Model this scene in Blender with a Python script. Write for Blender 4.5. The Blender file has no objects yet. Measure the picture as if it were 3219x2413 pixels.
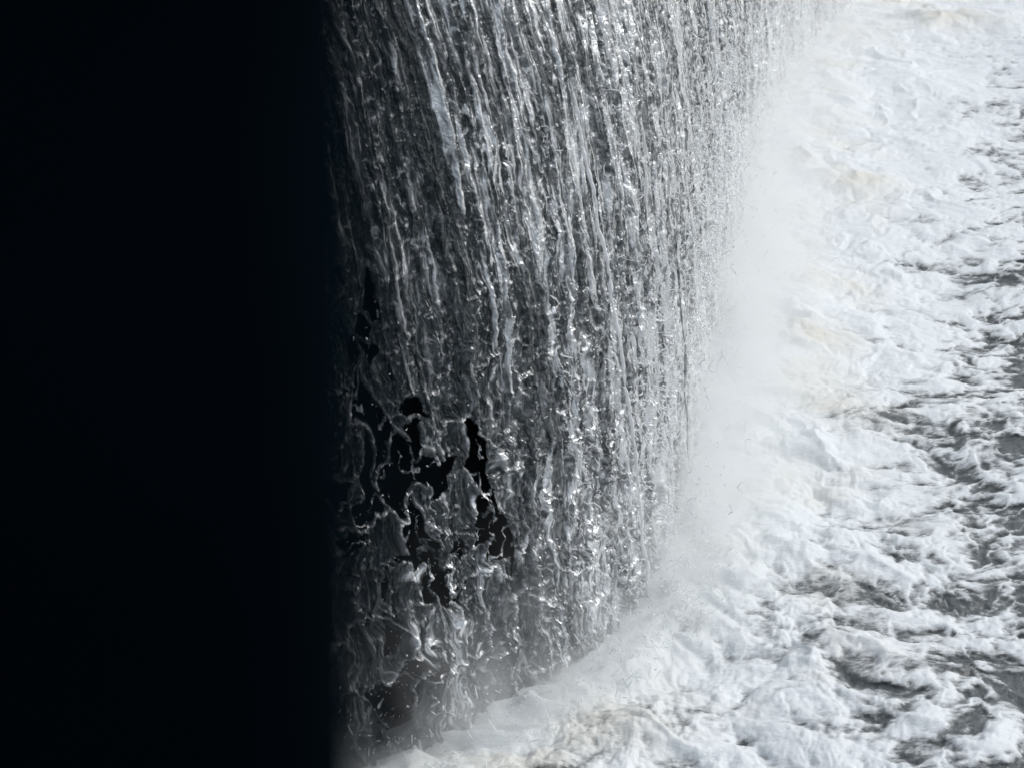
import bpy, bmesh, math
import numpy as np

# ------------------------------------------------------------------ camera, sky, sun, exposure
S = bpy.context.scene
COL = S.collection
R = math.radians
CAM_H, PITCH = 7.0, 25.0
cam_d = bpy.data.cameras.new('camera')
cam = bpy.data.objects.new('camera', cam_d); COL.objects.link(cam)
cam.location = (0, 0, CAM_H)
cam.rotation_euler = (R(90 - PITCH), 0, 0)
cam_d.sensor_width = 36.0
cam_d.lens = 67.2
cam_d.clip_start = 0.02
cam_d.clip_end = 4000
cam_d.dof.use_dof = True
cam_d.dof.focus_distance = 14.5
cam_d.dof.aperture_fstop = 2.7
S.camera = cam

SUN_EL, SUN_AZ = 46.0, 76.0                 # azimuth clockwise from +Y: beyond the fall, to the right
W = bpy.data.worlds.new('World'); S.world = W; W.use_nodes = True
wn, wl = W.node_tree.nodes, W.node_tree.links
wn.clear()
sky = wn.new('ShaderNodeTexSky'); sky.sky_type = 'NISHITA'; sky.sun_disc = False
sky.sun_elevation = R(SUN_EL); sky.sun_rotation = R(SUN_AZ); sky.air_density = 1.0; sky.dust_density = 3.0
hs = wn.new('ShaderNodeHueSaturation'); hs.inputs['Saturation'].default_value = 0.46
bg = wn.new('ShaderNodeBackground'); bg.inputs['Strength'].default_value = 0.15
wo = wn.new('ShaderNodeOutputWorld')
wl.new(sky.outputs[0], hs.inputs['Color']); wl.new(hs.outputs[0], bg.inputs['Color']); wl.new(bg.outputs[0], wo.inputs['Surface'])

sd = bpy.data.lights.new('sun', 'SUN'); sd.energy = 0.9; sd.angle = R(12); sd.color = (1.0, 0.985, 0.955)
so = bpy.data.objects.new('sun', sd); COL.objects.link(so)
so.location = (8, 12, 20)
so.rotation_euler = (R(90 - SUN_EL), 0, R(180 - SUN_AZ))

S.view_settings.view_transform = 'Standard'
S.view_settings.look = 'None'
S.view_settings.exposure = 0.32
S.view_settings.gamma = 1.0
S.render.engine = 'CYCLES'
cy = S.cycles
cy.use_denoising = True
cy.max_bounces = 8; cy.diffuse_bounces = 3; cy.glossy_bounces = 2; cy.transmission_bounces = 3
cy.transparent_max_bounces = 10; cy.volume_bounces = 6
cy.volume_step_rate = 0.08; cy.volume_max_steps = 256
cy.sample_clamp_indirect = 6.0

# ------------------------------------------------------------------ helpers
def tag(o, label=None, cat=None, group=None, kind=None):
    for k, v in (('label', label), ('category', cat), ('group', group), ('kind', kind)):
        if v: o[k] = v
    return o

def link_mesh(name, verts, faces, material, parent=None, smooth=True, attrs=None):
    """verts (N,3) float array, faces (M,4) or (M,3) int array -> ONE mesh object"""
    verts = np.ascontiguousarray(verts, np.float32); faces = np.ascontiguousarray(faces, np.int32)
    me = bpy.data.meshes.new(name)
    k = faces.shape[1]
    me.vertices.add(len(verts)); me.vertices.foreach_set('co', verts.ravel())
    me.loops.add(faces.size); me.loops.foreach_set('vertex_index', faces.ravel())
    me.polygons.add(len(faces))
    me.polygons.foreach_set('loop_start', np.arange(0, faces.size, k, dtype=np.int32))
    me.polygons.foreach_set('loop_total', np.full(len(faces), k, np.int32))
    me.polygons.foreach_set('use_smooth', np.full(len(faces), bool(smooth)))
    for an, av in (attrs or {}).items():
        a = me.attributes.new(an, 'FLOAT', 'POINT')
        a.data.foreach_set('value', np.ascontiguousarray(av, np.float32).ravel())
    me.update(calc_edges=True)
    me.materials.append(material)
    o = bpy.data.objects.new(name, me); COL.objects.link(o)
    if parent: o.parent = parent
    return o

def grid_faces(nr, nc):
    i = np.arange(nr * nc).reshape(nr, nc)
    return np.stack([i[:-1, :-1], i[:-1, 1:], i[1:, 1:], i[1:, :-1]], -1).reshape(-1, 4)

def compact(verts, faces, attrs):
    used = np.zeros(len(verts), bool); used[faces.ravel()] = True
    idx = np.cumsum(used) - 1
    return verts[used], idx[faces], {k: v.ravel()[used] for k, v in attrs.items()}

def _hash(ix, iy, seed):
    h = (ix.astype(np.int64) * 374761393 + iy.astype(np.int64) * 668265263 + seed * 974711 * 7) & 0xffffffff
    h = ((h ^ (h >> 13)) * 1274126177) & 0xffffffff
    h = ((h ^ (h >> 15)) * 2246822519) & 0xffffffff
    return (h ^ (h >> 16)) & 0xffffffff

def noise(x, y, seed=0):
    """gradient noise, about -1..1"""
    x = np.asarray(x, np.float32); y = np.asarray(y, np.float32)
    x0 = np.floor(x); y0 = np.floor(y)
    fx = x - x0; fy = y - y0
    ix = x0.astype(np.int32); iy = y0.astype(np.int32)
    u = fx * fx * fx * (fx * (fx * 6 - 15) + 10); v = fy * fy * fy * (fy * (fy * 6 - 15) + 10)
    def g(ax, ay):
        a = _hash(ix + ax, iy + ay, seed).astype(np.float32) * np.float32(2 * math.pi / 4294967296.0)
        return np.cos(a) * (fx - ax) + np.sin(a) * (fy - ay)
    a, b, c, d_ = g(0, 0), g(1, 0), g(0, 1), g(1, 1)
    return ((a + (b - a) * u) * (1 - v) + (c + (d_ - c) * u) * v) * 1.5

def fbm(x, y, seed, octs=4, gain=0.5, lac=2.03):
    s = 0; a = 1.0
    for k in range(octs):
        s = s + a * noise(x + 17.3 * k, y - 9.1 * k, seed + k); x = x * lac; y = y * lac; a *= gain
    return s

def billow(x, y, seed, octs=4, gain=0.5, lac=2.05):
    s = 0; a = 1.0
    for k in range(octs):
        s = s + a * np.abs(noise(x + 11.3 * k, y + 5.7 * k, seed + k)); x = x * lac; y = y * lac; a *= gain
    return s

def ridge(x, y, seed, p=2.0):
    return np.clip(1 - 1.6 * np.abs(noise(x, y, seed)), 0, 1) ** p

def worley(x, y, seed):
    """F1 and F2 distances of a jittered cell pattern, and a random number per cell"""
    x = np.asarray(x, np.float32); y = np.asarray(y, np.float32)
    ix = np.floor(x).astype(np.int32); iy = np.floor(y).astype(np.int32)
    f1 = np.full(x.shape, 9, np.float32); f2 = f1.copy(); cid = np.zeros(x.shape, np.float32)
    for ax in (-1, 0, 1):
        for ay in (-1, 0, 1):
            cx, cy_ = ix + ax, iy + ay
            px = cx + _hash(cx, cy_, seed).astype(np.float32) / 4294967296.0
            py = cy_ + _hash(cx, cy_, seed + 77).astype(np.float32) / 4294967296.0
            dd = np.sqrt((px - x) ** 2 + (py - y) ** 2).astype(np.float32)
            cid = np.where(dd < f1, _hash(cx, cy_, seed + 191).astype(np.float32) / 4294967296.0, cid)
            nf1 = np.minimum(f1, dd); f2 = np.minimum(f2, np.maximum(f1, dd)); f1 = nf1
    return f1, f2, cid

def sstep(a, b, x):
    t = np.clip((x - a) / (b - a), 0, 1)
    return t * t * (3 - 2 * t)

def mat(name):
    m = bpy.data.materials.new(name); m.use_nodes = True
    nt = m.node_tree; nt.nodes.clear()
    out = nt.nodes.new('ShaderNodeOutputMaterial')
    return m, nt, out

def N(nt, kind, **kw):
    n = nt.nodes.new(kind)
    for k, v in kw.items():
        if k.startswith('i_'):
            n.inputs[k[2:].replace('_', ' ')].default_value = v
        else: setattr(n, k, v)
    return n

def math_node(nt, op, a, b=None, c=None, clamp=False):
    n = nt.nodes.new('ShaderNodeMath'); n.operation = op; n.use_clamp = clamp
    for i, v in enumerate((a, b, c)):
        if v is None: continue
        if isinstance(v, (int, float)): n.inputs[i].default_value = v
        else: nt.links.new(v, n.inputs[i])
    return n.outputs[0]

def mapping(nt, scale, rot=(0, 0, 0)):
    tc = nt.nodes.new('ShaderNodeTexCoord'); mp = nt.nodes.new('ShaderNodeMapping')
    mp.inputs['Scale'].default_value = scale; mp.inputs['Rotation'].default_value = rot
    nt.links.new(tc.outputs['Object'], mp.inputs['Vector'])
    return mp.outputs[0]

def ramp(nt, fac, stops):
    r = nt.nodes.new('ShaderNodeValToRGB'); e = r.color_ramp.elements
    while len(e) < len(stops): e.new(0.5)
    for el, (p, c) in zip(e, stops):
        el.position = p; el.color = (*c, 1) if len(c) == 3 else c
    nt.links.new(fac, r.inputs[0])
    return r.outputs[0]

# ------------------------------------------------------------------ where the weir stands
# plan of the foot of the fall: a weir that curls round towards the viewer at its near end
PX = np.array([-4.6, -2.9, -1.70, -0.58, 0.55, 1.12, 1.68, 2.45, 3.65, 5.30, 8.0, 18.0])
PY = np.array([7.9, 8.4, 8.95, 9.70, 10.85, 12.4, 15.3, 19.5, 24.8, 29.0, 34.0, 50.0])
_y = np.linspace(PY[0], PY[-1], 2000)
def _smooth_interp(y, py, px):
    m = np.gradient(px, py)
    k = np.clip(np.searchsorted(py, y) - 1, 0, len(py) - 2)
    hh = py[k + 1] - py[k]; t = (y - py[k]) / hh
    return ((2*t**3-3*t**2+1)*px[k] + (t**3-2*t**2+t)*hh*m[k] + (-2*t**3+3*t**2)*px[k+1] + (t**3-t**2)*hh*m[k+1])
_x = _smooth_interp(_y, PY, PX)
_u = np.concatenate([[0], np.cumsum(np.hypot(np.diff(_x), np.diff(_y)))])
_u -= np.interp(9.7, _y, _u)                   # u = 0 where the foot enters the picture
_tx, _ty = np.gradient(_x, _u), np.gradient(_y, _u)
def line_at(u):
    return np.interp(u, _u, _x), np.interp(u, _u, _y)
def normal_at(u):
    tx, ty = np.interp(u, _u, _tx), np.interp(u, _u, _ty)
    l = np.hypot(tx, ty)
    return ty / l, -tx / l
U_MIN, U_MAX = _u[0], _u[-1]
THROW = (0.9538, -0.3005)                      # the way the water is thrown off the crest
CREST = 5.6
def prof(z):                                   # how far the falling water stands out from its foot line
    return -(0.055 * z + 0.00367 * z ** 3)

# ------------------------------------------------------------------ materials
def mat_water():
    m, nt, out = mat('river water')
    p = N(nt, 'ShaderNodeBsdfPrincipled'); p.inputs['Base Color'].default_value = (0.085, 0.097, 0.100, 1)
    p.inputs['Roughness'].default_value = 0.12; p.inputs['IOR'].default_value = 1.33
    v = mapping(nt, (1, 1, 1))
    n1 = N(nt, 'ShaderNodeTexNoise'); n1.inputs['Scale'].default_value = 24; n1.inputs['Detail'].default_value = 5
    nt.links.new(v, n1.inputs['Vector'])
    b = N(nt, 'ShaderNodeBump'); b.inputs['Strength'].default_value = 0.6; b.inputs['Distance'].default_value = 0.03
    nt.links.new(n1.outputs[0], b.inputs['Height']); nt.links.new(b.outputs[0], p.inputs['Normal'])
    nt.links.new(p.outputs[0], out.inputs['Surface'])
    return m

def mat_foam():
    m, nt, out = mat('river foam')
    cov = N(nt, 'ShaderNodeAttribute', attribute_name='cover').outputs['Fac']
    tint = N(nt, 'ShaderNodeAttribute', attribute_name='peat').outputs['Fac']
    v = mapping(nt, (0.62, 1.25, 1))
    n1 = N(nt, 'ShaderNodeTexNoise'); n1.inputs['Scale'].default_value = 26; n1.inputs['Detail'].default_value = 6; n1.inputs['Roughness'].default_value = 0.7
    nt.links.new(v, n1.inputs['Vector'])
    vo = N(nt, 'ShaderNodeTexVoronoi', feature='DISTANCE_TO_EDGE'); vo.inputs['Scale'].default_value = 20
    wv = N(nt, 'ShaderNodeTexNoise'); wv.inputs['Scale'].default_value = 9; nt.links.new(v, wv.inputs['Vector'])
    va = N(nt, 'ShaderNodeVectorMath', operation='MULTIPLY_ADD'); va.inputs[1].default_value = (0.12, 0.12, 0.12)
    nt.links.new(wv.outputs['Color'], va.inputs[0]); nt.links.new(v, va.inputs[2]); nt.links.new(va.outputs[0], vo.inputs['Vector'])
    lace = math_node(nt, 'SUBTRACT', 1.0, math_node(nt, 'MULTIPLY', vo.outputs[0], 5.0, clamp=True))
    k = math_node(nt, 'ADD', math_node(nt, 'MULTIPLY', n1.outputs[0], 0.95), math_node(nt, 'MULTIPLY', lace, 0.10))
    # alpha = smoothstep of coverage + detail
    s = math_node(nt, 'ADD', math_node(nt, 'MULTIPLY', cov, 1.5), math_node(nt, 'SUBTRACT', k, 0.98))
    al = N(nt, 'ShaderNodeMapRange', interpolation_type='SMOOTHSTEP'); al.inputs[1].default_value = -0.15; al.inputs[2].default_value = 0.75
    nt.links.new(s, al.inputs[0])
    col = N(nt, 'ShaderNodeMix', data_type='RGBA')
    nt.links.new(tint, col.inputs[0]); col.inputs[6].default_value = (0.66, 0.705, 0.725, 1); col.inputs[7].default_value = (0.60, 0.595, 0.54, 1)
    b = N(nt, 'ShaderNodeBump'); b.inputs['Strength'].default_value = 0.55; b.inputs['Distance'].default_value = 0.022
    nt.links.new(n1.outputs[0], b.inputs['Height'])
    df = N(nt, 'ShaderNodeBsdfPrincipled'); df.inputs['Roughness'].default_value = 0.45; df.inputs['IOR'].default_value = 1.33
    nt.links.new(col.outputs[2], df.inputs['Base Color']); nt.links.new(b.outputs[0], df.inputs['Normal'])
    nt.links.new(al.outputs[0], df.inputs['Alpha'])
    nt.links.new(df.outputs[0], out.inputs['Surface'])
    return m

def mat_fall(name='falling water', base=(0.005, 0.014, 0.018), detail=True):
    m, nt, out = mat(name)
    air = N(nt, 'ShaderNodeAttribute', attribute_name='air').outputs['Fac']
    p = N(nt, 'ShaderNodeBsdfPrincipled'); p.inputs['Roughness'].default_value = 0.12; p.inputs['IOR'].default_value = 1.34; p.inputs['Specular IOR Level'].default_value = 0.9
    if detail:
        run = N(nt, 'ShaderNodeAttribute', attribute_name='run').outputs['Fac']
        drop = N(nt, 'ShaderNodeAttribute', attribute_name='drop').outputs['Fac']
        torn = N(nt, 'ShaderNodeAttribute', attribute_name='torn').outputs['Fac']
        def tex(fu, fz, detail_, seed, rough=0.6):
            c = N(nt, 'ShaderNodeCombineXYZ')
            nt.links.new(math_node(nt, 'MULTIPLY', run, fu), c.inputs[0]); nt.links.new(math_node(nt, 'MULTIPLY', drop, fz), c.inputs[1])
            c.inputs[2].default_value = seed
            n = N(nt, 'ShaderNodeTexNoise'); n.inputs['Scale'].default_value = 1.0; n.inputs['Detail'].default_value = detail_
            n.inputs['Roughness'].default_value = rough; n.inputs['Distortion'].default_value = 0.4
            nt.links.new(c.outputs[0], n.inputs['Vector'])
            return n.outputs[0]
        web = N(nt, 'ShaderNodeAttribute', attribute_name='web').outputs['Fac']
        def step(x, lo, hi):
            r_ = N(nt, 'ShaderNodeMapRange', interpolation_type='SMOOTHSTEP'); r_.inputs[1].default_value = lo; r_.inputs[2].default_value = hi
            nt.links.new(x, r_.inputs[0]); return r_.outputs[0]
        long = tex(11, 1.1, 2, 1.0, 0.55)                 # strands
        thin = tex(34, 3.2, 2, 3.0)                       # fine threads
        speck = tex(30, 16, 3, 5.0, 0.7)                  # torn flecks, bubbles and sparkles painted white
        sparse = N(nt, 'ShaderNodeAttribute', attribute_name='sparse').outputs['Fac']
        L1, L2, SP = step(math_node(nt, 'MULTIPLY_ADD', sparse, -0.10, long), 0.44, 0.58), step(thin, 0.45, 0.60), step(speck, 0.54, 0.68)
        k = math_node(nt, 'MULTIPLY', math_node(nt, 'MULTIPLY_ADD', L1, 0.94, 0.06), math_node(nt, 'MULTIPLY_ADD', L2, 0.92, 0.12))
        k = math_node(nt, 'ADD', k, math_node(nt, 'MULTIPLY', SP, math_node(nt, 'MULTIPLY_ADD', torn, 0.55, 0.48)))
        lit = math_node(nt, 'MULTIPLY', air, math_node(nt, 'MULTIPLY_ADD', k, 2.8, 0.0))
        jag = math_node(nt, 'MULTIPLY', web, math_node(nt, 'MULTIPLY_ADD', step(speck, 0.38, 0.6), 0.9, 0.15))
        fac = math_node(nt, 'ADD', lit, jag, clamp=True)
        b = N(nt, 'ShaderNodeBump'); b.inputs['Strength'].default_value = 1.0; b.inputs['Distance'].default_value = 0.04
        nt.links.new(math_node(nt, 'ADD', math_node(nt, 'MULTIPLY_ADD', long, 1.6, thin), math_node(nt, 'MULTIPLY', speck, 0.6)), b.inputs['Height']); nt.links.new(b.outputs[0], p.inputs['Normal'])
    else:
        v = mapping(nt, (1, 1, 0.6))
        n1 = N(nt, 'ShaderNodeTexNoise'); n1.inputs['Scale'].default_value = 48; n1.inputs['Detail'].default_value = 3
        nt.links.new(v, n1.inputs['Vector'])
        fac = math_node(nt, 'MULTIPLY', air, math_node(nt, 'MULTIPLY_ADD', n1.outputs[0], 3.6, -1.0), clamp=True)
        b = N(nt, 'ShaderNodeBump'); b.inputs['Strength'].default_value = 0.9; b.inputs['Distance'].default_value = 0.02
        nt.links.new(n1.outputs[0], b.inputs['Height']); nt.links.new(b.outputs[0], p.inputs['Normal'])
    p.inputs['Base Color'].default_value = (*base, 1)
    df = N(nt, 'ShaderNodeBsdfDiffuse'); df.inputs['Color'].default_value = (0.90, 0.925, 0.935, 1)
    gl = N(nt, 'ShaderNodeBsdfGlossy'); gl.inputs['Color'].default_value = (0.93, 0.96, 0.97, 1); gl.inputs['Roughness'].default_value = 0.16
    if p.inputs['Normal'].links:
        for q in (df, gl): nt.links.new(p.inputs['Normal'].links[0].from_socket, q.inputs['Normal'])
    ww = N(nt, 'ShaderNodeMixShader'); ww.inputs[0].default_value = 0.45
    nt.links.new(df.outputs[0], ww.inputs[1]); nt.links.new(gl.outputs[0], ww.inputs[2])
    mx = N(nt, 'ShaderNodeMixShader'); nt.links.new(fac, mx.inputs[0])
    nt.links.new(p.outputs[0], mx.inputs[1]); nt.links.new(ww.outputs[0], mx.inputs[2])
    nt.links.new(mx.outputs[0], out.inputs['Surface'])
    return m


def mat_spray():
    m, nt, out = mat('white spray drops')
    p = N(nt, 'ShaderNodeBsdfPrincipled'); p.inputs['Base Color'].default_value = (0.93, 0.95, 0.96, 1)
    p.inputs['Roughness'].default_value = 0.12; p.inputs['IOR'].default_value = 1.34
    tr = N(nt, 'ShaderNodeBsdfTranslucent'); tr.inputs['Color'].default_value = (0.95, 0.97, 0.98, 1)
    mx = N(nt, 'ShaderNodeMixShader'); mx.inputs[0].default_value = 0.4
    nt.links.new(p.outputs[0], mx.inputs[1]); nt.links.new(tr.outputs[0], mx.inputs[2]); nt.links.new(mx.outputs[0], out.inputs['Surface'])
    return m

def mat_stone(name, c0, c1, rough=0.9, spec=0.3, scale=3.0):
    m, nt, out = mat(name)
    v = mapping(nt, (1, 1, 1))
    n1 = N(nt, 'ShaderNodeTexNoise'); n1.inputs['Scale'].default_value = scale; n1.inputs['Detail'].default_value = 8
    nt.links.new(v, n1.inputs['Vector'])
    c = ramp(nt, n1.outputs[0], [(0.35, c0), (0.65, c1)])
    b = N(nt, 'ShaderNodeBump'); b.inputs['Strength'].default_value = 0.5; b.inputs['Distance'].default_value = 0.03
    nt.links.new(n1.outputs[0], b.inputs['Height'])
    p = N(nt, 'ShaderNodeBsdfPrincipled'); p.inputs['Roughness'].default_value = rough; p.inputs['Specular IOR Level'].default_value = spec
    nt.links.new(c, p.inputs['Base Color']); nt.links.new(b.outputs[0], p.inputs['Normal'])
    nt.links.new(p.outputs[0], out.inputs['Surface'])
    return m

M_WATER, M_FOAM, M_FALL = mat_water(), mat_foam(), mat_fall()
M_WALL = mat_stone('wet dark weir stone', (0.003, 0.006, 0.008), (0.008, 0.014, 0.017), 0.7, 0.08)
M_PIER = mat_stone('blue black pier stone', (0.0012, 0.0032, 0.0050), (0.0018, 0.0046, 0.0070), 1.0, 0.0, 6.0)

# ------------------------------------------------------------------ pool: dark water sheet and the foam lying on it
WELLS = [(6.4, 27.4, 0.62, 1.0), (3.86, 20.1, 0.40, 1.0), (3.02, 19.2, 0.35, 0.6), (2.98, 17.3, 0.42, 0.9), (2.65, 15.9, 0.36, 0.8),
         (2.88, 14.25, 0.34, 0.6), (1.65, 12.85, 0.30, 0.6), (0.62, 9.85, 0.34, 0.8), (1.42, 12.0, 0.28, 0.5)]
def pool_fields(X, Y):
    yc = np.clip(Y, PY[0], PY[-1])
    slope = np.interp(yc, _y, np.gradient(_x, _y))
    s = (X - np.interp(yc, _y, _x) - slope * (Y - yc)) / np.sqrt(1 + slope ** 2)   # distance out from the foot of the fall
    u = np.interp(yc, _y, _u) + (Y - yc)       # distance along the fall
    # warp the pattern; a = across the picture, b = into it
    wx = 0.16 * fbm(X * 1.1, Y * 1.1, 11, 3); wy = 0.16 * fbm(X * 1.1 + 40, Y * 1.1, 12, 3)
    a, b = X + wx, Y + wy
    near = 1 - sstep(0.2, 2.8, s)
    amp = 0.30 + 0.70 * near
    ax = a * 0.80
    big = 0.40 - billow(ax * 0.9, b * 0.9, 21, 2)
    mid = billow(ax * 2.2, b * 2.0, 31, 2) - 0.35
    crest = ridge(ax * 1.5 + 5, b * 1.6, 36, 2.5) * sstep(-0.2, 0.4, noise(ax * 1.1, b * 0.9, 37))      # short breaking crests
    fine = billow(ax * 6.0, b * 5.0, 41, 3) - 0.45
    tiny = fbm(X * 14, Y * 18, 46, 2)
    h = amp * (0.05 * big + 0.070 * mid + 0.085 * crest) + (0.5 + 0.5 * near) * (0.027 * fine + 0.007 * tiny)
    swell = 0.07 * fbm(X * 0.6, Y * 0.6, 51, 2)
    boil = np.exp(-((s - 0.55) / 0.5) ** 2) * (0.02 + 0.08 * noise(u * 0.9, s * 0.5, 61))
    h = h + swell + boil
    # upwellings of brown, bubbly water
    well = 0
    for wx_, wy_, wr, wa in WELLS:
        q = np.sqrt(((X - wx_) / (wr * 1.35)) ** 2 + ((Y - wy_) / wr) ** 2) + 0.25 * noise(X * 3 + wx_, Y * 3, 65)
        well = well + wa * np.exp(-q ** 2 * 1.6)
    burst = np.clip(fbm(u * 2.6, s * 2.0, 68, 3), 0, 1.2) * np.exp(-((s - 0.12) / 0.26) ** 2)
    h = h * (0.25 + 0.75 * sstep(-0.1, 0.7, s))
    h = h + 0.10 * well * sstep(0.0, 0.6, s) + 0.13 * burst * (1 + 0.5 * fbm(X * 4, Y * 4, 66, 2))
    # cover
    w1, w2, _ = worley(a * 2.6 + 0.35 * fbm(X * 5, Y * 5, 87, 2), b * 3.3 + 0.35 * fbm(X * 5 + 9, Y * 5, 88, 2), 89)
    net = np.clip(1 - (w2 - w1) * 3.5, 0, 1) ** 1.5
    lace = 0.38 * fbm(ax * 3.0, b * 4.2, 81, 3) + 0.34 * fbm(ax * 10.0, b * 13.0, 86, 3) + 0.42 * (net - 0.3)
    f = 0.42 * fbm(ax * 0.9, b * 1.1, 71, 3) + lace
    edge = sstep(0.2, 3.4, s + 0.30 * noise(u * 0.35, s * 0.3, 91) + 0.5 * np.clip((4 - u) / 4, -2.6, 1))
    cover = np.clip(0.98 + 0.12 * sstep(5, 13, u) - 0.70 * edge + (0.34 + 0.60 * edge) * f + (0.45 + 0.15 * edge) * mid + 0.25 * crest * edge, 0.02, 1.25)
    # peat brown upwellings
    peat = sstep(0.05, 0.75, fbm(a * 0.9, b * 1.1, 101, 3)) * np.exp(-((s - 0.7) / 0.75) ** 2) + 0.25 * np.exp(-((s - 0.3) / 0.5) ** 2)
    return h, cover, np.clip(0.6 * peat + 0.75 * well, 0, 1), s

ROWS, COLS = 960, 860
yy = np.geomspace(8.2, 36.0, ROWS)
yy = np.concatenate([[-60, -20, 0, 4, 6.5], yy, [40, 50, 80, 160, 400, 1500]])
tt = np.linspace(-0.17, 0.36, COLS)
sp = 0.53
tt = np.concatenate([[-60, -15, -4, -1.2, -0.5, -0.25], tt, [0.42, 0.6, 1.2, 4, 15, 60]])
TT, YY = np.meshgrid(tt, yy)
XX = TT * np.maximum(YY, 8.0)
h, cover, peat, sdist = pool_fields(XX, YY)
fade = (1 - sstep(30, 60, np.abs(YY))) * (1 - sstep(0.4, 1.0, np.abs(TT)))
h = h * fade
dark_h = h - 0.012
verts = np.stack([XX, YY, dark_h], -1).reshape(-1, 3)
F = grid_faces(*XX.shape)
water = link_mesh('water', verts, F, M_WATER)
tag(water, 'dark churning river water showing between patches of foam', 'water', kind='structure')
cover = cover * (sdist > -0.35) * fade
hv = h + 0.03 * np.clip(cover, 0, 1)
fv = np.stack([XX, YY, hv], -1).reshape(-1, 3)
keep = (cover.ravel()[F] > 0.05).all(1) & (sdist.ravel()[F] > -0.3).all(1)
fv, ff, fa = compact(fv, F[keep], {'cover': np.clip(cover, 0, 1), 'peat': peat})
foam = link_mesh('foam', fv, ff, M_FOAM, attrs=fa)
tag(foam, 'white billowing foam spreading from the foot of the waterfall', 'foam', kind='stuff')

# ------------------------------------------------------------------ waterfall
M_STRAND = mat_fall('loose water', detail=False)
M_SPRAY = mat_spray()
fall = bpy.data.objects.new('waterfall', None); COL.objects.link(fall)
tag(fall, 'sheer curtain of stranded grey and white water pouring into the foaming pool', 'waterfall')

us = np.concatenate([np.linspace(-3.2, -1.2, 60)[:-1], np.linspace(-1.2, 3.0, 560)[:-1], np.geomspace(3.0 + 9, 38, 760) - 9, np.linspace(29.3, U_MAX, 24)])
zs = np.concatenate([np.linspace(-0.15, 5.4, 820), np.linspace(5.42, CREST, 8)])
U, Z = np.meshgrid(us, zs)
low = 1 - sstep(0.4, 4.2, Z + 0.6 * noise(U * 0.6, Z * 0.4, 200))     # break-up grows on the way down
left = 1 - sstep(0.3, 4.0, U)
low = low * (0.55 + 0.45 * left)
wob = 0.035 * noise(U * 2.5, Z * 1.3, 201) + 0.012 * noise(U * 6, Z * 6, 203) + 0.008 * noise(U * 9, Z * 15, 205) + low * (0.085 * fbm(U * 2.2, Z * 1.7, 202, 3)) + 0.03 * low * noise(U * 6, Z * 5, 204)
Uw = U + wob
s1 = ridge(Uw * 2.6, Z * 0.20, 211, 3.0)
s2 = ridge(Uw * 6.5, Z * 0.50, 212, 4.0)
s3 = ridge(Uw * 15, Z * 1.4, 213, 3.0)
s4 = noise(Uw * 32, Z * 8.0, 214)
gap = sstep(0.03, 0.16 + 0.14 * left, np.abs(noise(Uw * 1.5, Z * 0.14, 216)))
gap = gap * (1 - sstep(0.075, 0.035, np.abs(Uw - 0.66 - 0.03 * noise(Z * 1.5, Z * 0, 218))) * sstep(1.6, 2.6, Z))       # long clear runs between strands
gap2 = sstep(0.02, 0.30, np.abs(noise(Uw * 4.7, Z * 0.5, 217)))
wz = Z + 0.13 * fbm(U * 3, Z * 3, 221, 3); wu2 = U + 0.11 * fbm(U * 3, Z * 3, 222, 3)
f1, f2, cid = worley(wu2 * 3.3, wz * 2.0, 231)
g1, g2, gid = worley(wu2 * 8.0 + 3, wz * 5.0, 232)
edge1 = np.clip(1 - (f2 - f1) * 7.5, 0, 1); edge2 = np.clip(1 - (g2 - g1) * 5.0, 0, 1)
thick = fbm(Uw * 0.9, Z * 0.22, 241, 3)                                # thick and thin runs of the sheet
curly = low * sstep(-0.15, 0.25, fbm(U * 0.9 + 3.1, Z * 0.8, 245, 2) + 0.25 * left - 0.12)
disp = 0.05 * s1 + 0.035 * s2 + 0.016 * s3 + 0.005 * s4 + low * (0.035 * edge1 ** 3 + 0.022 * edge2 ** 2 + 0.03 * fbm(U * 2.2, Z * 1.6, 243, 2)) + 0.04 * thick
disp = disp * (0.5 + 0.5 * sstep(CREST, 4.5, Z))
right = sstep(-0.6, 5.0, U)
left2 = 1 - sstep(0.15, 1.0, U + 0.25 * noise(U * 2, Z * 1.2, 249))
tears = sum(0.85 * np.exp(-((U - a_) / b_) ** 2 - ((Z - c_) / d_) ** 2) for a_, b_, c_, d_ in (
    (0.22, 0.16, 2.1, 0.22), (0.33, 0.15, 1.55, 0.22), (0.12, 0.15, 0.85, 0.38), (-0.35, 0.16, 0.8, 0.5), (-0.25, 0.2, 2.0, 0.3), (0.1, 0.25, 2.7, 0.3), (-0.1, 0.12, 3.3, 0.5)))
torn = sstep(-0.05, 0.35, fbm(Uw * 1.3 + 9.0, Z * 0.45, 246, 2) + 0.65 * left2 * sstep(4.4, 2.4, Z) - 0.35 * right - 0.22 + tears)   # thin glassy water
air = 0.64 + 0.35 * thick + 0.38 * fbm(Uw * 0.55 + 3, Z * 0.10, 242, 2) + 0.30 * s1 + 0.25 * s2 - 0.15
air = air * (0.10 + 0.90 * gap) * (0.45 + 0.55 * gap2) * (0.78 + 1.6 * right) * (0.12 + 0.88 * sstep(-0.9, 0.5, U))
air = air * (1 - 0.85 * torn * (0.3 + 0.7 * left) * (1 - 0.8 * np.sqrt(s1))) * (1 - 0.30 * curly)
foot = 1 - sstep(0.0, 1.6 + 0.6 * noise(U * 0.7, Z * 0.1, 251), Z)
air = air + 0.18 * foot * right
air = np.clip(air, 0.01, 1.5)
web = low * np.clip(curly + 0.9 * torn * left, 0, 1) * (1.25 * edge1 ** 4 + 0.75 * edge2 ** 3 * (0.35 + 0.65 * right)) * sstep(-0.45, 0.15, noise(U * 5, Z * 4, 250)) * (0.45 + 0.55 * right + 0.2 * left)
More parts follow.
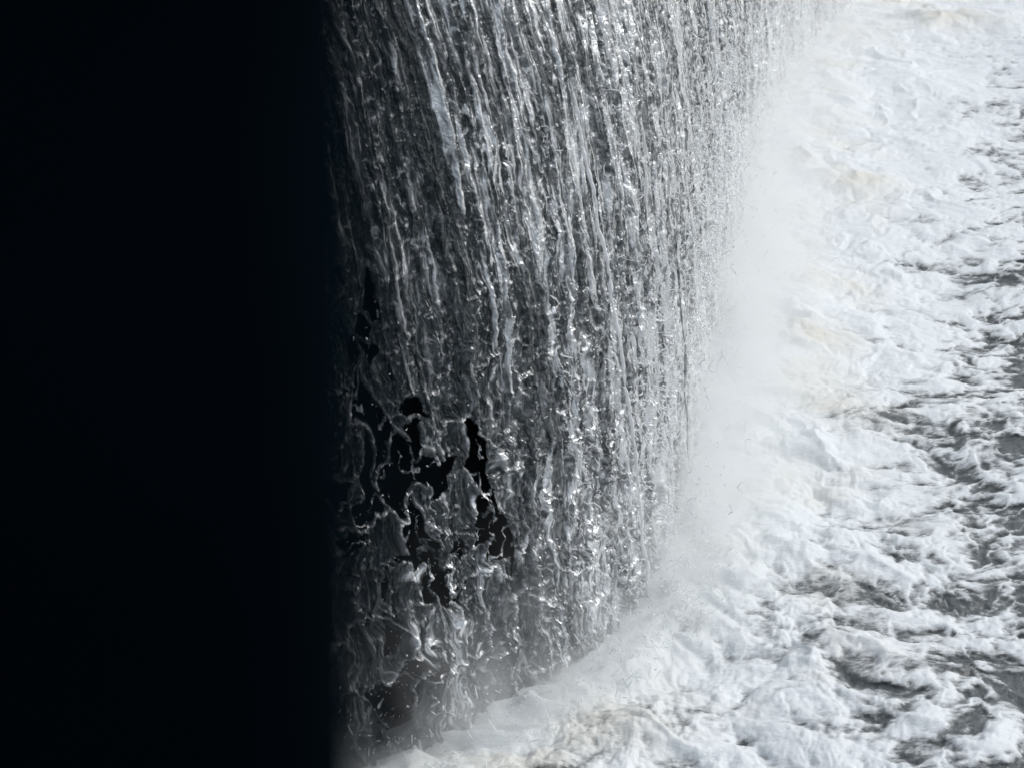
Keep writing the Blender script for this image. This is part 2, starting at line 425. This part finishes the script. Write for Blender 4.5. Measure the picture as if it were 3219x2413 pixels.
web = web * (1 + 1.3 * np.exp(-((U - 1.15) / 0.75) ** 2) * sstep(2.4, 1.2, Z))
web = web + 0.50 * right + 0.22 * sstep(0.6, 1.8, U) * sstep(3.0, 0.6, Z) + 0.22 * curly * right * np.clip(fbm(wu2 * 5, wz * 4, 247, 2), 0, 1)
nx, ny = normal_at(us); bx, by = line_at(us)
off = prof(np.clip(Z, 0, 9))
VX = bx[None, :] + off * THROW[0] + disp * nx[None, :]; VY = by[None, :] + off * THROW[1] + disp * ny[None, :]
sv = np.stack([VX, VY, Z], -1).reshape(-1, 3)
SF = grid_faces(*U.shape)
# real holes where the sheet has torn open between its webs, low down on the near side
hole = (((f2 - f1) > 0.060) & (cid > 0.66) & (torn > 0.6) & (low * left2 > 0.12)) | (((g2 - g1) > 0.10) & (gid > 0.72) & (torn > 0.55) & (low * left2 > 0.15))
hole &= Z < 4.0
keep = ~(hole.ravel()[SF].all(1))
sv, sf, sa = compact(sv, SF[keep], {'air': air, 'web': np.clip(web, 0, 1), 'run': Uw, 'drop': Z + 0.06 * low * fbm(U * 4, Z * 4, 248, 2), 'torn': low, 'sparse': left2 * sstep(0.6, 2.4, Z)})
sheet = link_mesh('water_sheet', sv, sf, M_FALL, fall, attrs=sa)

# a lace of thin filaments still hanging across the tears
e1, e2, _ = worley(wu2 * 4.4 + 7.0, wz * 2.7, 271)
h1, h2, _ = worley(wu2 * 9.0 + 2.0, wz * 6.5, 272)
thr = 0.055 + 0.05 * noise(U * 9, Z * 9, 273)
fil = ((e2 - e1) < thr) | (((h2 - h1) < 0.8 * thr) & (noise(U * 2.4, Z * 1.8, 274) > 0.05)) | (np.abs(noise(Uw * 3.2 + 4, Z * 0.3, 275)) < 0.022)
fil &= (low * left2 > 0.06) & (U > -1.2) & (Z < 3.9)
fd = disp - 0.05 + 0.05 * noise(U * 2.3, Z * 1.5, 276)
LX = bx[None, :] + off * THROW[0] + fd * nx[None, :]; LY = by[None, :] + off * THROW[1] + fd * ny[None, :]
lv, lf, la = compact(np.stack([LX, LY, Z], -1).reshape(-1, 3), SF[fil.ravel()[SF].all(1)],
                     {'air': 0.30 + 0.5 * np.clip(noise(U * 8, Z * 8, 277), 0, 1), 'web': 0.22 + 0.5 * np.clip(noise(U * 5, Z * 5, 278), 0, 1), 'run': Uw, 'drop': Z + 0 * U, 'torn': low, 'sparse': 0 * U})
tag(link_mesh('water_film', lv, lf, M_FALL, fall, attrs=la), kind='stuff')

# loose strands of water hanging in front of the sheet
rng = np.random.default_rng(5)
def tube(path, rad, sides=6):
    t = np.gradient(path, axis=0); t /= np.linalg.norm(t, axis=1)[:, None] + 1e-9
    ref = np.where(np.abs(t[:, 2:3]) > 0.9, np.array([[1.0, 0, 0]]), np.array([[0, 0, 1.0]]))
    e1 = np.cross(t, ref); e1 /= np.linalg.norm(e1, axis=1)[:, None] + 1e-9
    e2 = np.cross(t, e1)
    ang = np.linspace(0, 2 * math.pi, sides, endpoint=False)
    v = path[:, None, :] + rad[:, None, None] * (np.cos(ang)[None, :, None] * e1[:, None, :] + np.sin(ang)[None, :, None] * e2[:, None, :])
    n = len(path); i = np.arange(n * sides).reshape(n, sides); j = np.roll(i, -1, 1)
    f = np.stack([i[:-1], j[:-1], j[1:], i[1:]], -1).reshape(-1, 4)
    return v.reshape(-1, 3), f
def water_strand(u, lean, z0, z1, out, rad, airv, seed, wild=1.0):
    z = np.arange(z1, z0, -0.012)
    un = u - lean * z + 0.05 * wild * noise(z * 1.2, z * 0 + seed, 301) + 0.024 * wild * noise(z * 4.5, z * 0 + seed, 302) + 0.008 * wild * noise(z * 14, z * 0 + seed, 305)
    o = out + 0.02 * noise(z * 3, z * 0 + seed, 303)
    bx_, by_ = line_at(un); nx_, ny_ = normal_at(un)
    path = np.stack([bx_ + prof(z) * THROW[0] + o * nx_, by_ + prof(z) * THROW[1] + o * ny_, z], -1)
    ends = np.clip(np.minimum(z - z0, z1 - z) / 0.25, 0.05, 1)
    r = rad * ends * (0.75 + 0.7 * noise(z * 4, z * 0 + seed, 304) + 0.6 * noise(z * 15, z * 0 + seed, 306)).clip(0.08, 2)
    v, f = tube(path, r)
    aa = np.repeat(np.clip(airv * (1 + 0.7 * noise(z * 7, z * 0 + seed, 307)), 0, 1), 6)
    link_mesh('water_strand', v, f, M_SPRAY if airv > 0.9 else M_STRAND, fall, attrs={'air': aa})
for k, (u, lean, z0, z1, out, rad, airv) in enumerate([
        (2.0, 0.10, 0.25, 3.9, 0.22, 0.015, 1.0), (1.25, 0.05, 1.1, 1.9, 0.19, 0.012, 0.6),
        (3.3, 0.02, 0.6, 2.6, 0.20, 0.010, 0.5)]):
    water_strand(u, lean, z0, z1, out, rad, airv, 10.0 * k + 1)
# ------------------------------------------------------------------ spray: torn flecks and drops in the air before the fall
def spray():
    V, Fq, A = [], [], []; nv = 0
    for k in range(5500):
        u = float(rng.choice([rng.uniform(-1.2, 3.0), rng.uniform(1.0, 9.0), rng.uniform(5, 20)], p=[0.12, 0.63, 0.25]))
        z = float(abs(rng.normal(0, 1.5))) + 0.05
        if z > 4.5: continue
        out = 0.10 + float(rng.exponential(0.07)) + (0.3 * rng.random() if z < 0.9 else 0)
        bx_, by_ = line_at(u); nx_, ny_ = normal_at(u)
        c = np.array([bx_ + prof(z) * THROW[0] + out * nx_, by_ + prof(z) * THROW[1] + out * ny_, z])
        if u < 1.3 and rng.random() < 0.75: continue
        if u > 3.0 and z < 1.2 and rng.random() < 0.8: continue
        L = float(rng.uniform(0.004, 0.014) if (u < 1.3 or rng.random() < 0.6) else rng.uniform(0.02, 0.055)) * (1 + 0.03 * max(u, 0))
        dirv = np.array([rng.normal(0, 0.6) + 0.25, rng.normal(0, 0.4), rng.normal(-0.8, 0.8)]); dirv /= np.linalg.norm(dirv)
        bend = rng.normal(0, 0.35, 3)
        n = 6
        t = np.linspace(-1, 1, n)
        path = c + L * (t[:, None] * dirv + (t ** 2)[:, None] * bend + 0.12 * rng.normal(0, 1, (n, 3)) * (L > 0.02))
        r = (0.0018 + 0.0030 * rng.random()) * (1.0 if L > 0.02 else 1.5) * (0.65 if u < 1.2 else 1 + 0.04 * u) * np.sqrt(np.clip(1.05 - t ** 2, 0.02, 1)) * rng.uniform(0.7, 1.3, n)
        v, f = tube(path, r, 5)
        V.append(v); Fq.append(f + nv); nv += len(v); A.append(np.full(len(v), rng.uniform(0.7, 1.0)))
    for k in range(900):                             # drops and streaks thrown up where the water lands
        u = float(rng.uniform(-1.0, 5.0)) * 0.6; z = float(abs(rng.normal(0, 0.2))) + 0.03; out = float(rng.uniform(0.0, 0.65))
        bx_, by_ = line_at(u); nx_, ny_ = normal_at(u)
        c = np.array([bx_ + out * nx_, by_ + out * ny_, z])
        dv = np.array([nx_ * rng.uniform(0, 1), ny_ * rng.uniform(0, 1), rng.normal(0.2, 0.9)]); dv /= np.linalg.norm(dv)
        L = float(rng.uniform(0.004, 0.012) if rng.random() < 0.7 else rng.uniform(0.015, 0.05)) * (1 + 0.03 * max(u, 0))
        t = np.linspace(-1, 1, 5)
        path = c + L * (t[:, None] * dv + (t ** 2)[:, None] * rng.normal(0, 0.06, 3))
        v, f = tube(path, rng.uniform(0.002, 0.005) * (1 + 0.03 * max(u, 0)) * np.sqrt(1.05 - t ** 2), 5)
        V.append(v); Fq.append(f + nv); nv += len(v)
    for k in range(700):                              # fine drops between the torn sheet and the wall
        u = float(rng.uniform(-0.9, 0.7)); z = float(rng.uniform(0.05, 1.5)) ** 1.2; out = float(rng.uniform(-0.20, -0.04))
        bx_, by_ = line_at(u); nx_, ny_ = normal_at(u)
        c = np.array([bx_ + prof(z) * THROW[0] + out * nx_, by_ + prof(z) * THROW[1] + out * ny_, z])
        t = np.linspace(-1, 1, 4); dv = rng.normal(0, 1, 3)
        path = c + t[:, None] * dv / np.linalg.norm(dv) * rng.uniform(0.003, 0.009)
        v, f = tube(path, rng.uniform(0.0015, 0.0045) * np.sqrt(1.05 - t ** 2), 5)
        V.append(v); Fq.append(f + nv); nv += len(v)
    o = link_mesh('spray', np.concatenate(V), np.concatenate(Fq), M_SPRAY)
    tag(o, 'flecks and drops of white water flying in front of the waterfall', 'spray', kind='stuff')
spray()

# ------------------------------------------------------------------ weir wall and the river held behind it
def sweep(sect, u0, u1, name, m, steps):
    """sect: (throw offset, normal offset, z) points swept along the weir line"""
    us_ = np.linspace(u0, u1, steps); bx_, by_ = line_at(us_); nx_, ny_ = normal_at(us_)
    k = len(sect); v = []
    for i in range(steps):
        for ot, on, z in sect:
            v.append((bx_[i] + ot * THROW[0] + on * nx_[i], by_[i] + ot * THROW[1] + on * ny_[i], z))
    f = [(i * k + j, i * k + (j + 1) % k, (i + 1) * k + (j + 1) % k, (i + 1) * k + j) for i in range(steps - 1) for j in range(k)]
    return link_mesh(name, np.array(v), np.array(f), m, smooth=False)
zz = np.linspace(-1.0, CREST - 0.15, 14)
wp = [(float(prof(max(z, 0))), -0.24, z) for z in zz] + [(-2.2, -0.24, CREST - 0.15), (-2.2, -0.24, -1.0)]
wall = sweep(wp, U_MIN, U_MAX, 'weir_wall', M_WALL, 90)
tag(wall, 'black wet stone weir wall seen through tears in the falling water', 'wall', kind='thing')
pc = float(prof(CREST))
river = sweep([(-40, -0.1, CREST + 0.03), (pc, 0.02, CREST + 0.03), (pc, 0.02, CREST - 0.04), (-40, -0.1, CREST - 0.04)], U_MIN, U_MAX, 'river', M_WATER, 60)
tag(river, 'smooth dark river above the weir', kind='structure')

# ------------------------------------------------------------------ mist rising from the foot of the fall
def mist():
    us_ = np.linspace(-2.6, 22, 90); bx_, by_ = line_at(us_); nx_, ny_ = normal_at(us_)
    sect = [(-0.12, -0.3), (1.7, -0.3), (1.7, 0.9), (0.9, 1.7), (0.0, 2.1), (-0.12, 2.1)]
    k = len(sect)
    v = [(bx_[i] + o_ * nx_[i] + (prof(max(z, 0)) * THROW[0] if o_ < 0.1 else 0), by_[i] + o_ * ny_[i] + (prof(max(z, 0)) * THROW[1] if o_ < 0.1 else 0), z) for i in range(len(us_)) for o_, z in sect]
    f = [(i * k + j, i * k + (j + 1) % k, (i + 1) * k + (j + 1) % k, (i + 1) * k + j) for i in range(len(us_) - 1) for j in range(k)]
    me = bpy.data.meshes.new('mist')
    n = len(v)
    me.from_pydata(v, [], f + [tuple(range(k))[::-1], tuple(range(n - k, n))])
    bm = bmesh.new(); bm.from_mesh(me); bmesh.ops.recalc_face_normals(bm, faces=bm.faces)
    if bm.calc_volume(signed=True) < 0: bmesh.ops.reverse_faces(bm, faces=bm.faces)
    bm.to_mesh(me); bm.free()
    m, nt, out = mat('drifting mist')
    tc = N(nt, 'ShaderNodeTexCoord'); sx = N(nt, 'ShaderNodeSeparateXYZ'); nt.links.new(tc.outputs['Object'], sx.inputs[0])
    X_, Y_, Z_ = sx.outputs
    # the weir line as a curve x(y)
    fc = N(nt, 'ShaderNodeFloatCurve'); cm = fc.mapping; cv = cm.curves[0]
    pts = [((y - 7.0) / 30.0, (float(np.interp(y, _y, _x)) + 5.0) / 20.0) for y in (8.0, 8.95, 9.7, 10.3, 10.85, 11.5, 12.4, 13.8, 15.3, 17.3, 19.5, 22, 24.8, 27, 29, 34)]
    cv.points[0].location = pts[0]; cv.points[-1].location = pts[-1]
    for p_ in pts[1:-1]: cv.points.new(*p_)
    for p_ in cv.points: p_.handle_type = 'VECTOR'
    cm.update()
    yn = math_node(nt, 'DIVIDE', math_node(nt, 'SUBTRACT', Y_, 7.0), 30.0)
    nt.links.new(yn, fc.inputs['Value'])
    xb = math_node(nt, 'SUBTRACT', math_node(nt, 'MULTIPLY', fc.outputs[0], 20.0), 5.0)
    s_ = math_node(nt, 'MULTIPLY', math_node(nt, 'SUBTRACT', X_, xb), 0.92)
    g = math_node(nt, 'DIVIDE', math_node(nt, 'SUBTRACT', s_, 0.32), 0.36)
    gs = math_node(nt, 'EXPONENT', math_node(nt, 'MULTIPLY', math_node(nt, 'MULTIPLY', g, g), -1.0))
    fo = N(nt, 'ShaderNodeMapRange'); fo.inputs[1].default_value = 9.6; fo.inputs[2].default_value = 15.0; fo.inputs[3].default_value = -3.0; fo.inputs[4].default_value = -1.9
    nt.links.new(Y_, fo.inputs[0]); fall_off = fo.outputs[0]       # the near end of the fall throws up less mist
    hz = math_node(nt, 'EXPONENT', math_node(nt, 'MULTIPLY', math_node(nt, 'MAXIMUM', Z_, 0.0), fall_off))
    nz = N(nt, 'ShaderNodeTexNoise'); nz.inputs['Scale'].default_value = 2.1; nz.inputs['Detail'].default_value = 4
    nt.links.new(tc.outputs['Object'], nz.inputs['Vector'])
    puff = N(nt, 'ShaderNodeMapRange'); puff.inputs[1].default_value = 0.40; puff.inputs[2].default_value = 0.60; puff.inputs[3].default_value = 0.10; puff.inputs[4].default_value = 1.8
    nt.links.new(nz.outputs[0], puff.inputs[0])
    den = math_node(nt, 'MULTIPLY', math_node(nt, 'MULTIPLY', gs, hz), puff.outputs[0])
    fy = N(nt, 'ShaderNodeMapRange'); fy.inputs[1].default_value = 16.0; fy.inputs[2].default_value = 23.0; fy.inputs[3].default_value = 2.5; fy.inputs[4].default_value = 0.35
    nt.links.new(Y_, fy.inputs[0])
    den = math_node(nt, 'MULTIPLY', den, fy.outputs[0])
    g2_ = math_node(nt, 'DIVIDE', math_node(nt, 'SUBTRACT', s_, 0.4), 0.8)
    veil = math_node(nt, 'MULTIPLY', math_node(nt, 'EXPONENT', math_node(nt, 'MULTIPLY', math_node(nt, 'MULTIPLY', g2_, g2_), -1.0)), math_node(nt, 'EXPONENT', math_node(nt, 'MULTIPLY', math_node(nt, 'MAXIMUM', Z_, 0.0), -0.8)))
    fv = N(nt, 'ShaderNodeMapRange'); fv.inputs[1].default_value = 10.5; fv.inputs[2].default_value = 14.0; fv.inputs[3].default_value = 0.0; fv.inputs[4].default_value = 0.16
    nt.links.new(Y_, fv.inputs[0])
    den = math_node(nt, 'MULTIPLY_ADD', veil, fv.outputs[0], den)
    pv = N(nt, 'ShaderNodeVolumePrincipled'); pv.inputs['Color'].default_value = (0.97, 0.985, 0.99, 1); pv.inputs['Anisotropy'].default_value = 0.2
    nt.links.new(den, pv.inputs['Density'])
    nt.links.new(pv.outputs[0], out.inputs['Volume'])
    me.materials.append(m)
    o = bpy.data.objects.new('mist', me); COL.objects.link(o)
    tag(o, 'white mist rising where the waterfall meets the pool', 'mist', kind='stuff')
mist()

# ------------------------------------------------------------------ black pier beside the camera
def pier():
    # a battered masonry pier with splayed sides, rising from the river bed past the viewpoint
    zz = np.linspace(-1.0, 9.5, 60)
    v, rad, PD = [], 0.03, 0.34
    for z in zz:
        xr = -0.0745 * (PD * 0.906 + (CAM_H - z) * 0.4226)      # the pier leans a little
        w = 0.9
        ring = []
        for (cx, cy_, a0) in ((xr - rad, PD + rad, -90), (xr - 0.22, PD + 0.6, 0), (xr - w, PD + 0.6, 90), (xr - w, PD + rad, 180)):
            for a in range(0, 91, 15):
                ring.append((cx + rad * math.cos(R(a0 + a)), cy_ + rad * math.sin(R(a0 + a)), z))
        v += ring
    k = len(ring); n = len(zz)
    f = [(i * k + j, i * k + (j + 1) % k, (i + 1) * k + (j + 1) % k, (i + 1) * k + j) for i in range(n - 1) for j in range(k)]
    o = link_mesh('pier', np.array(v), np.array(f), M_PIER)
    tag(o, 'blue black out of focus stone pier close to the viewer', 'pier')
pier()

# ------------------------------------------------------------------ wooded banks added out of the picture to darken what the water mirrors
def banks():
    a = np.linspace(R(-100), R(200), 160); r = np.array([30, 34, 40, 48, 60, 90, 140])
    hts = np.array([-1.5, 3.5, 9.0, 13.0, 15.0, 16.0, 16.0])
    A, RR = np.meshgrid(a, r)
    X = 6 + RR * np.sin(A); Y = 4 + RR * np.cos(A)
    Zb = hts[:, None] * (0.85 + 0.3 * noise(A * 5, RR * 0.05, 401)) + 1.2 * noise(X * 0.35, Y * 0.35, 402) * (RR > 32)
    v = np.stack([X, Y, Zb], -1).reshape(-1, 3)
    keep = np.ones(A.shape, bool)
    f = grid_faces(*A.shape)
    # leave the weir and the river above it open
    fx = v[f].mean(1); open_ = (fx[:, 1] > 24) & (fx[:, 0] < fx[:, 1] * 0.62)
    v, f, _ = compact(v, f[~open_], {})
    o = link_mesh('added_banks', v, f, M_BANK)
    tag(o, kind='structure')
M_BANK = mat_stone('added dark leafy bank', (0.012, 0.020, 0.008), (0.045, 0.060, 0.028), 1.0, 0.1, 1.2)
banks()
